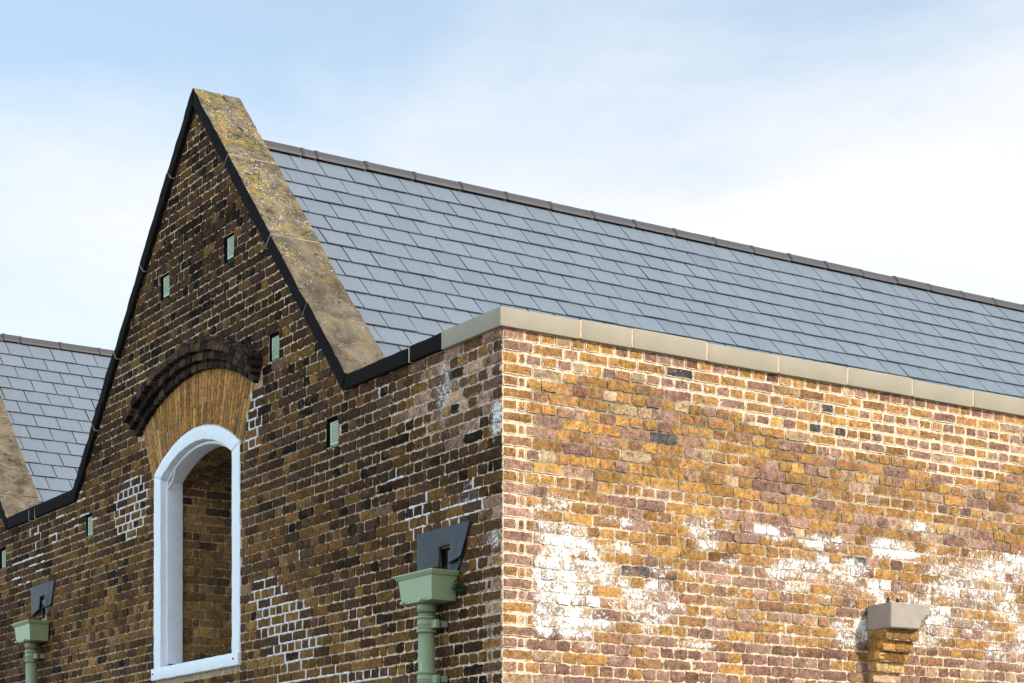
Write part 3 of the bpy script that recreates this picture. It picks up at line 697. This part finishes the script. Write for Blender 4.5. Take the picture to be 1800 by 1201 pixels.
# ---- copings
def stone(name, poly, y0, y1, front, top, parent, amp=.004, seed=0, label=None, bevel=.008):
    bm = bmesh.new(); prism(bm, poly, y0, y1, 0, 0); wear(bm, amp, 11, .05, bevel, seed)
    bmesh.ops.recalc_face_normals(bm, faces=bm.faces); bm.normal_update()
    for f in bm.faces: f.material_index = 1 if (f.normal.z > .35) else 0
    o = bm_obj(name, bm, [front, top], parent, True)
    if label: o['label'] = label
    return o
def lichen_attr(o, f):
    at = o.data.attributes.new('k', 'FLOAT_COLOR', 'POINT'); off = wloc(o)
    for i, v in enumerate(o.data.vertices): at.data[i].color = (f(v.co + off), 0, 0, 1)
def rake(ax, side, ts, seed0):
    s = SLR if side > 0 else SLL; xe, ze = (-2.045, 5.067) if side > 0 else (-7.51, 5.086)
    T0 = Vector((AX, AZ)); T1 = Vector((xe, ze)); d = (T1 - T0); ln = d.length; u = d / ln; nrm = Vector((u.y, -u.x)) if side < 0 else Vector((-u.y, u.x))
    if nrm.y < 0: nrm = -nrm
    vb = PERP / abs(u.x)
    ts_ = [0] + ts + [1]
    for i in range(len(ts_) - 1):
        ta, tb = ts_[i], ts_[i + 1]; st = [0.0, .004, -.002, .012][i % 4]       # slight steps between stones
        a = T0 + u * (ln * ta + (.003 if i else 0)); b = T0 + u * (ln * tb - (.003 if tb < 1 else 0))
        A0 = a - nrm * PERP if i else Vector((AX, AZ - vb)); B0_ = b - nrm * PERP
        if tb == 1:
            zb = 4.958; B0_ = Vector((AX + side * ((AZ - vb) - zb) / s, zb))
        pts = [a + nrm * st, b + nrm * st, B0_ + nrm * st * .6, A0 + nrm * st * .6]
        if not i: pts[0] = a; pts[3] = A0
        if i == 0 and side < 0: pts[0] = a + Vector((-.003, 0)); pts[3] = A0 + Vector((-.003, 0))
        poly = [(p.x + ax - AX, p.y) for p in pts]
        o = stone('coping_stone', poly, -.034 - .002 * (i % 2) - (.001 if side < 0 else 0), .40, M['soot_stone'], M['lichen_stone'], B0, .0075, seed0 + i)
        lichen_attr(o, lambda p: float(sstep(np.array(p.z), 5.4, 7.3) * (1 - .5 * sstep(np.array(p.y), .05, .4))) if ax == AX else .0)
    # pale joint lines
    for t in ts:
        p = T0 + u * (ln * t); bm = bmesh.new()
        q = [p - u * .0045 + nrm * .003, p + u * .0045 + nrm * .003, p + u * .0045 - nrm * PERP, p - u * .0045 - nrm * PERP]
        prism(bm, [(v.x + ax - AX, v.y) for v in q], -.0335, .395); wear(bm, .003, 25, .05, .001, int(t * 99)); bm_obj('coping_joint', bm, M['mortar_old'], B0)
rake(AX, 1, [.26, .548, .778], 20); rake(AX, -1, [.19, .41, .63, .82], 30)
rake(AX - BAY, 1, [.26, .548, .778, .9], 40); rake(AX - BAY, -1, [.22, .5, .78], 50)
SZ0, SZ1 = 4.957, 5.068
def hcop(x0, x1, y0, y1, z0, z1, m, seed, amp=.003, bev=.005):
    bm = bmesh.new(); box(bm, x0, x1, y0, y1, z0, z1); wear(bm, amp, 9, .07, bev, seed)
    return bm_obj('coping_stone', bm, m, B0, True)
for x0, x1, s in ((-2.078, -1.140, 1), (-1.128, -.708, 2)): hcop(x0, x1, -.029, .36, SZ0 + .003 * s, SZ1 - .008 + .006 * s, M['soot_stone'], s, .005, .008)
for x0, x1, s in ((-9.42, -8.76, 3), (-8.75, -8.59, 4), (-8.58, -7.475, 5)): hcop(x0, x1, -.029, .36, SZ0 + .012, SZ1 + .02, M['soot_stone'], s, .005, .008)
for x in (-1.134, -8.755, -8.585): 
    bm = bmesh.new(); box(bm, x - .006, x + .006, -.026, .3, SZ0 + .004, SZ1 - .004); bm_obj('coping_joint', bm, M['mortar_cream'], B0)
# light new cast-stone copings round the corner: an L-shaped corner block, then straight lengths
bm = bmesh.new()
pts = [(-.700, -.030), (.026, -.030), (.026, .586), (-.33, .586), (-.33, .33), (-.700, .33)]
prism(bm, pts, SZ0 - .002, SZ1 + .008, 0, 0, lambda a, b, d: (a, b, d)); wear(bm, .0012, 8, .09, .004, 6)
cs = bm_obj('coping_stone', bm, M['cast_stone'], B0, True); cs['label'] = 'clean pale cast stone corner coping'
js = [.592, 1.010, 1.638, 2.274, 2.916, 3.551, 4.177, 4.81, 5.44, 6.07, 6.7, 7.33, 7.96, 8.6, 9.2, 9.8, 10.4, 11, 11.6, 12.2, 13]
for i, (a, b) in enumerate(zip(js, js[1:])):
    zz = .006 * math.sin(i * 2.1)
    bm = bmesh.new(); box(bm, -.33, .026 + .002 * math.sin(i * 3.3), a + .0083, b - .0083, SZ0 - .002 + zz * .3, SZ1 + .016 + zz); wear(bm, .0012, 8, .09, .004, 60 + i)
    bm_obj('coping_stone', bm, M['cast_stone'], B0, True)
for y in js[:-1]:
    bm = bmesh.new(); box(bm, -.3, .024, y - .0085, y + .0085, SZ0 + .004, SZ1 + .012); wear(bm, .004, 30, .03, .002, int(y * 10)); bm_obj('coping_joint', bm, M['mortar_cream'], B0, True)

# ---- slate roofs
RX, RZ = AX, 7.650; MR = 1.085; GAUGE = .228; SW = .268
def slate_roof(ax, y_end, nrow):
    n_ = math.hypot(1, MR); roof = None
    for side in (1, -1):
        V, F, BCc = [], [], []
        ux = np.array([side / n_, 0, -MR / n_]); nn = np.array([side * MR / n_, 0, 1 / n_]); vy = np.array([0, 1, 0])
        o = np.array([ax, 0, RZ])
        for r_ in range(nrow):
            u1 = .352 + r_ * GAUGE; u0 = u1 - GAUGE - .05 if r_ else .01
            y = .40 + (r_ % 2) * SW / 2 - SW + .158
            while y < y_end:
                w = SW * 1.0; g = .0032 + abs(random.gauss(0, .0018)); a, b = max(y + g, .395), y + w - g
                if b - a > .02:
                    li = .0185 + random.uniform(-.0025, .0035); l2 = li + random.uniform(-.0012, .0012); hd = .0005
                    du = random.uniform(-.003, .003); du2 = du + random.uniform(-.0015, .0015)
                    p = [o + ux * u0 + vy * a + nn * hd, o + ux * u0 + vy * b + nn * hd, o + ux * (u1 + du) + vy * b + nn * l2, o + ux * (u1 + du2) + vy * a + nn * li]
                    q = [x - nn * (.0055 if ii < 2 else .0085) for ii, x in enumerate(p)]; k = len(V); V += p + q
                    F += [(k, k + 1, k + 2, k + 3), (k + 3, k + 2, k + 6, k + 7), (k + 1, k + 5, k + 6, k + 2), (k, k + 3, k + 7, k + 4), (k + 4, k + 7, k + 6, k + 5)]
                    c = np.array([.150, .177, .207]) * (1 + random.gauss(0, .03)) + np.array([.004, .0005, .002]) * random.choice((0, 0, 0, 1, -1))
                    BCc += [c] * 8
                y += w
        so_ = mesh_obj('slate_roof' if side > 0 else 'slate_slope', V, F, M['slate'], B0 if side > 0 else roof, False, {'bc': np.array(BCc)})
        if side > 0: roof = so_
        bm = bmesh.new(); um = .352 + nrow * GAUGE
        a = o + nn * -.007; pts = [a + vy * .41, a + vy * y_end, a + vy * y_end + ux * um, a + vy * .41 + ux * um]
        pts2 = [p - nn * .03 for p in pts]
        t = [bm.verts.new(p) for p in pts]; d = [bm.verts.new(p) for p in pts2]
        bm.faces.new(t); bm.faces.new(d[::-1])
        for i in range(4): bm.faces.new((t[i], d[i], d[(i + 1) % 4], t[(i + 1) % 4]))
        bm_obj('roof_felt', bm, M['felt'], roof)
    # ridge tiles: angular capping with a thin lap at each joint
    ys = [.42, .945, 1.085] if ax == AX else [.42, .80, 1.0]
    while ys[-1] < y_end - .3: ys.append(ys[-1] + .487)
    for i, (a, b) in enumerate(zip(ys, ys[1:])):
        bm = bmesh.new(); dz = random.uniform(-.004, .004)
        prof = [(-.092, -.070), (-.088, -.045), (-.022, .024), (0, .029), (.022, .024), (.088, -.045), (.092, -.070), (0, .004)]
        prism(bm, [(x, z) for x, z in prof], a + .005, b - .003, 0, 0, lambda p, q, d: (ax + p, d, RZ + .012 + dz + q))
        for jx, y in ((0, a + .004), ):
            k = [(-.096, -.071), (-.091, -.042), (-.023, .029), (0, .035), (.023, .029), (.091, -.042), (.096, -.071), (0, .006)]
            prism(bm, k, y + .012, y + .045, 0, 0, lambda p, q, d: (ax + p, d, RZ + .012 + dz + q))
        wear(bm, .0015, 12, .09, .0025, i); bm_obj('ridge_tile', bm, M['ridge_tile'], roof)
    return roof
sr1 = slate_roof(AX, 13, 17); sr1['label'] = 'large blue grey slate slope behind the sunlit parapet'
sr2 = slate_roof(AX - BAY, 13, 17); sr2['label'] = 'blue grey slate slope of the second bay at the left edge'
bm = bmesh.new(); box(bm, -2.5, -.362, .39, 12.79, 4.55, 4.60); box(bm, -9.9, -7.2, .39, 12.79, 4.55, 4.60)
bm_obj('valley_gutter', bm, M['lead'], B0)

# =============================================================== things fixed to the walls
for i, (vx, vz, lab) in enumerate(VENTS):
    t = thing('air_vent', 'small pale green ' + lab, 'air vent', (vx, .0, vz - .1), 'green air vents in the gable wall')
    bm = bmesh.new()                                    # dark socket
    x0, x1, z0, z1 = vx - .112, vx + .082, vz - .112, vz + .112
    box(bm, x0 - .004, x0 + .004, .006, .026, z0, z1); box(bm, x1 - .004, x1 + .004, .006, .026, z0, z1)
    box(bm, x0 + .005, x1 - .005, .006, .026, z0 - .004, z0 + .004); box(bm, x0 + .005, x1 - .005, .006, .026, z1 - .004, z1 + .004); box(bm, x0, x1, .0265, .032, z0, z1)
    bm_obj('socket', bm, M['soot_stone'], t)
    bm = bmesh.new(); px0, px1, pz0, pz1 = vx - .066, vx + .076, vz - .092, vz + .080
    box(bm, px0, px1, .013, .0255, pz0, pz1); wear(bm, .001, 20, .05, .004, i); bm_obj('plate', bm, M['vent_green'], t, True)
    bm = bmesh.new()
    for r_ in range(8):
        for c_ in range(5):
            cx_ = px0 + .030 + c_ * .0225 + (.005 if r_ % 2 else 0); cz = pz0 + .028 + r_ * .0185
            if cx_ < px1 - .012: prism(bm, [(cx_ - .006, cz - .004), (cx_ - .003, cz - .0055), (cx_ + .006, cz + .004), (cx_ + .003, cz + .0055)], .0095, .016)
    bm_obj('louvre_slots', bm, M['dark_vent'] if 'dark_vent' in M else M.setdefault('dark_vent', simple('dark_vent', (.20, .27, .18), .8)), t)

def cyl(bm, x, y, z0, z1, r, seg=28, r2=None):
    bmesh.ops.create_cone(bm, cap_ends=True, segments=seg, radius1=r, radius2=r2 or r, depth=z1 - z0, matrix=Matrix.Translation((x, y, (z0 + z1) / 2)))
def rainwater(dx, dz, lab):
    t = thing('rainwater_pipe', lab, 'drainpipe', (-.77 + dx, -.10, 0), 'green rainwater hoppers and downpipes')
    zt = 3.468 + dz
    bm = bmesh.new()                                    # tapered open box with a moulded lip
    def ring(x0, x1, y0, y1, z): return [bm.verts.new((x + dx, y, z)) for x, y in ((x0, y0), (x1, y0), (x1, y1), (x0, y1))]
    R_ = [ring(-.935, -.545, -.195, -.012, zt - .195), ring(-.965, -.525, -.208, -.012, zt - .035), ring(-.975, -.515, -.215, -.012, zt - .033), ring(-.995, -.503, -.228, -.012, zt - .008), ring(-.995, -.503, -.228, -.012, zt),
          ring(-.98, -.515, -.213, -.02, zt), ring(-.965, -.53, -.198, -.025, zt - .03), ring(-.925, -.555, -.185, -.025, zt - .18)]
    for A_, B_ in zip(R_, R_[1:]):
        for k in range(4): bm.faces.new((A_[k], A_[(k + 1) % 4], B_[(k + 1) % 4], B_[k]))
    bm.faces.new(R_[0][::-1]); bm.faces.new(R_[-1])
    bmesh.ops.bevel(bm, geom=[e for e in bm.edges if e.calc_length() > .1], offset=.004, segments=2, affect='EDGES', clamp_overlap=True)
    hop = bm_obj('hopper_head', bm, M['paint_green'], t)
    bm = bmesh.new(); cyl(bm, -.77 + dx, -.102, zt - .255, zt - .19, .064); bm_obj('outlet', bm, M['paint_green'], t, False)
    bm = bmesh.new(); cyl(bm, -.77 + dx, -.102, .05, zt - .26, .056)
    bm_obj('pipe', bm, M['paint_green'], t, True)
    for zc in (zt - .335, zt - .70, zt - 1.9):
        bm = bmesh.new(); 
        for a, b, r in ((-.05, .05, .0615), (-.055, -.035, .0665), (.035, .055, .0665), (-.005, .01, .064)): cyl(bm, -.77 + dx, -.102, zc + a, zc + b, r)
        c = bm_obj('collar', bm, M['paint_green'], t, False)
        bm = bmesh.new(); box(bm, -.725 + dx, -.645 + dx, -.105, -.075, zc - .03, zc + .025); box(bm, -.90 + dx, -.82 + dx, -.085, -.055, zc - .03, zc + .025); box(bm, -.89 + dx, -.66 + dx, -.05, -.004, zc - .022, zc + .02)
        wear(bm, .001, 20, .05, .004, 2); bm_obj('bracket', bm, M['paint_green'], t)
    for x, y in ((-.915, -.19), (-.66, -.20)):
        bm = bmesh.new(); bmesh.ops.create_cone(bm, cap_ends=True, segments=10, radius1=.012, radius2=.010, depth=.035, matrix=Matrix.Translation((x + dx, y - .012, zt - .188)) @ Matrix.Rotation(R(80), 4, 'X') @ Matrix.Rotation(R(20), 4, 'Y'))
        bm_obj('bolt', bm, M['vent_green'], t)
    for f in t.children_recursive:
        if f.name.startswith(('pipe', 'outlet', 'collar')):
            f.data.polygons.foreach_set('use_smooth', np.array([abs(p.normal.z) < .5 for p in f.data.polygons]))
    return t
rainwater(0, 0, 'pale green rainwater hopper and downpipe beside the sunlit corner')
rainwater(-7.69, .435, 'pale green rainwater hopper and downpipe at the left edge of the wall')
def lead_sheet(dx, dz, lab):
    t = thing('lead_apron', lab, 'lead flashing', (-.72 + dx, -.02, 3.52 + dz), 'lead aprons over the hoppers')
    def sheet(x0, x1, z0, z1, notch, curl, thick, name, yb, tilt=0):
        na, nb = 30, 16; bm = bmesh.new(); G_ = {}
        for lay in (0, 1):
            for i in range(na + 1):
                for j in range(nb + 1):
                    s = i / na; u = j / nb
                    x = x0 + (x1 - x0) * s + (.02 if s < .5 else -.095) * (1 - u) * abs(2 * s - 1); zb_ = z0 + tilt * (s - .5) * 2; z = zb_ + (z1 - zb_) * u + .006 * math.sin(s * 7 + dx) * (1 - u)
                    y = yb - .014 - curl * (.35 + .9 * s) * (1 - u) ** 1.7 - .010 * math.sin(s * 5.5 + 1 + dx) * (1 - u) - .014 * math.exp(-((s - .74) / .1) ** 2) * (1 - u) - .004 * mnoise.noise(Vector((s * 4 + dx, u * 4, 0)))
                    G_[lay, i, j] = bm.verts.new((x + dx, y + lay * thick, z + dz))
        def hole(i, j): return notch and notch[0] <= (i + .5) / na <= notch[1] and (j + .5) / nb < notch[2]
        cells = [(i, j) for i in range(na) for j in range(nb) if not hole(i, j)]; cs_ = set(cells)
        for i, j in cells:
            bm.faces.new((G_[0, i, j], G_[0, i + 1, j], G_[0, i + 1, j + 1], G_[0, i, j + 1])); bm.faces.new((G_[1, i, j], G_[1, i, j + 1], G_[1, i + 1, j + 1], G_[1, i + 1, j]))
            for (di, dj, e0, e1) in ((-1, 0, (i, j), (i, j + 1)), (1, 0, (i + 1, j + 1), (i + 1, j)), (0, -1, (i + 1, j), (i, j)), (0, 1, (i, j + 1), (i + 1, j + 1))):
                if (i + di, j + dj) not in cs_: bm.faces.new((G_[0, e0[0], e0[1]], G_[0, e1[0], e1[1]], G_[1, e1[0], e1[1]], G_[1, e0[0], e0[1]]))
        for v in [v for v in bm.verts if not v.link_faces]: bm.verts.remove(v)
        bm_obj(name, bm, M['lead'], t, True)
    sheet(-1.045, -.365, 3.520, 3.778, (.44, .66, .50), .012, .005, 'cover_sheet', 0, .030)
    sheet(-.66, -.43, 3.455, 3.62, None, .012, .005, 'under_sheet', .010)
    bm = bmesh.new()
    for x in (-.79, -.63): box(bm, x + dx, x + .006 + dx, .001, .026, 3.50 + dz, 3.66 + dz)
    box(bm, -.783 + dx, -.631 + dx, .001, .026, 3.495 + dz, 3.501 + dz); box(bm, -.79 + dx, -.62 + dx, .0265, .032, 3.49 + dz, 3.67 + dz); box(bm, -.783 + dx, -.631 + dx, .001, .026, 3.655 + dz, 3.66 + dz)
    bm_obj('spout', bm, M['dark_gap'], t)  # shallow near-black box, its colour stands for the shade inside the spout hole
lead_sheet(0, 0, 'dark grey lead sheet with a notch, hung above the hopper nearest the corner')
lead_sheet(-7.69, .51, 'dark grey lead sheet with a notch, hung above the far left hopper')

# ---- corbelled brick pier with a broken concrete cap on the side wall
pier = thing('brick_corbel', 'corbelled yellow brick pier on the sunlit wall under a chipped concrete cap', 'corbel', (.05, 3.29, 2.9))
PZ = 3.222
bm = bmesh.new(); box(bm, .002, .246, 3.122, 3.512, PZ, PZ + .180)
for v in bm.verts:
    if v.co.x < .1 and v.co.y < 3.2: v.co.z -= .004
bmesh.ops.bevel(bm, geom=bm.edges[:], offset=.006, segments=2, affect='EDGES')
for it in range(6):
    es = [e for e in bm.edges if e.calc_length() > .022]
    if not es: break
    bmesh.ops.subdivide_edges(bm, edges=es, cuts=1, use_grid_fill=True)
bmesh.ops.triangulate(bm, faces=[f for f in bm.faces if len(f.verts) > 4])
bm.normal_update()
for v in bm.verts: v.tag = False
c0 = Vector((.262, 3.535, PZ - .01))
for v in bm.verts:
    d = v.co - c0; rr = math.sqrt((d.x / .16) ** 2 + (d.y / .125) ** 2 + (d.z / .135) ** 2) + .22 * mnoise.noise(v.co * 30)
    if rr < 1: v.co += (Vector((.14, 3.42, PZ + .10)) - v.co) * (1 - rr) * .55 + Vector((mnoise.noise(v.co * 60), mnoise.noise(v.co * 60 + Vector((5, 0, 0))), mnoise.noise(v.co * 60 + Vector((0, 5, 0))))) * .012; v.tag = True
    else: v.co += Vector((mnoise.noise(v.co * 12), mnoise.noise(v.co * 12 + Vector((5, 0, 0))), mnoise.noise(v.co * 12 + Vector((0, 5, 0))))) * .003
for f in bm.faces: f.material_index = 1 if sum(v.tag for v in f.verts) >= 2 else 0
cap = bm_obj('concrete_cap', bm, [M['concrete'], M['rubble']], pier)
for y, x in ((3.20, .14), (3.30, .13)):
    bm = bmesh.new(); bmesh.ops.create_cone(bm, cap_ends=True, segments=10, radius1=.011, radius2=.011, depth=.06, matrix=Matrix.Translation((x, y, PZ + .195))); bmesh.ops.create_cone(bm, cap_ends=True, segments=6, radius1=.018, radius2=.018, depth=.016, matrix=Matrix.Translation((x, y, PZ + .19)))
    bm_obj('bolt', bm, M['rust'], pier)
def pier_col_for(kind):
    def f(a, b, ca, cb):
        n = len(ca); cols = {0: [(.36, .185, .055), (.28, .145, .055)], 1: [(.46, .25, .07), (.40, .21, .06)], 2: [(.56, .38, .15), (.50, .33, .13), (.48, .28, .17)]}[kind]
        return pal(n, cols, np.ones((n, len(cols)))) , np.broadcast_to(np.array([.22, .16, .10]), a.shape + (3,)).copy(), .22 + 0 * a, 0 * a
    return f
ps = [.200, .160, .130, .096, .062, .028]; yr = [3.432, 3.425, 3.412, 3.402, 3.392, 3.386]
parts = [[], [], []]
for i, (p, y1) in enumerate(zip(ps, yr)):
    zb, zt = PZ - .005 - (i + 1) * .0745, PZ - .005 - i * .0745; kind = (0, 1, 1, 2, 2, 2)[i]
    y0 = 3.128; sp = [y0, y0 + (.115 if i % 2 else .225) + .01 * (i % 3), y1 + .03] if i else [y0, y0 + .22, y1 + .05]
    # front and left faces of the course, mapped round the corner: a runs along y on the front
    fr = [(sp[0], sp[1] - .003, zb + .005, zt - .003), (sp[1] + .003, sp[2] - .03 if i else sp[2] - .04, zb + .005, zt - .003)]
    o = brick_mesh('corbel_course', fr, lambda a, b, d, p=p: (p - d, a, b), pier_col_for(kind), pier, .8, .05, 0, .008)
    sd_ = [(-.01, p * .45, zb + .005, zt - .003), (p * .45 + .006, p - .001, zb + .005, zt - .003)] if p > .12 else [(-.01, p - .001, zb + .005, zt - .003)]
    brick_mesh('corbel_return', sd_, lambda a, b, d: (a, y0 + d, b), pier_col_for(kind), o, .8, .05, 0, .006)
    bm = bmesh.new(); box(bm, -.01, p - .008, y0 + .008, fr[1][1] - .002, zb - .001, zt + .001); 
    bm_obj('corbel_core', bm, M['mortar_cream'], o)

# ---- small growth
def tuft(name, lab, loc, n, rad, size, m, flat=1.0):
    t = None; V, F = [], []
    for i in range(n):
        d = Vector((random.gauss(0, 1), random.gauss(0, 1), random.gauss(0, 1) * flat)); d = d.normalized() * random.random() ** .5
        p = Vector(loc) + Vector((d.x * rad[0], -abs(d.y) * rad[1], d.z * rad[2]))
        a = Vector((random.gauss(0, 1), random.gauss(0, 1), random.gauss(0, 1))).normalized() * size * random.uniform(.6, 1.4); b = a.cross(Vector((random.gauss(0, 1), random.gauss(0, 1), random.gauss(0, 1)))).normalized() * size * .4
        k = len(V); V += [p - a * .5, p + b * .5, p + a * .5, p - b * .5]; F.append((k, k + 1, k + 2, k + 3))
    o = mesh_obj(name, V, F, m); o['label'] = lab; o['category'] = 'plant'; return o
tuft('weed', 'small dark green weed growing at the wall beside the hopper', (-.475, -.012, 3.36), 260, (.055, .06, .055), .02, M['leaf_dark'])
# withered moss and litter lying along the right half of the hood top
V, F = [], []
for i in range(900):
    th = hh * (.05 + .93 * random.random() ** .8); r_ = RH + .201 + abs(random.gauss(0, .012)) * (1 + .8 * random.random())
    p = Vector((WX + r_ * math.sin(th), -random.uniform(.0, .165), CH + r_ * math.cos(th)))
    a = Vector((random.gauss(0, 1), random.gauss(0, 1), random.gauss(0, .6))).normalized() * random.uniform(.012, .035); b = a.cross(Vector((random.gauss(0, 1), random.gauss(0, 1), random.gauss(0, 1)))).normalized() * random.uniform(.004, .01)
    k = len(V); V += [p - a, p + b, p + a, p - b]; F.append((k, k + 1, k + 2, k + 3))
o = mesh_obj('dry_moss', V, F, M['dry_moss']); o['label'] = 'withered reddish moss lying on top of the dark hood mould'; o['category'] = 'moss'
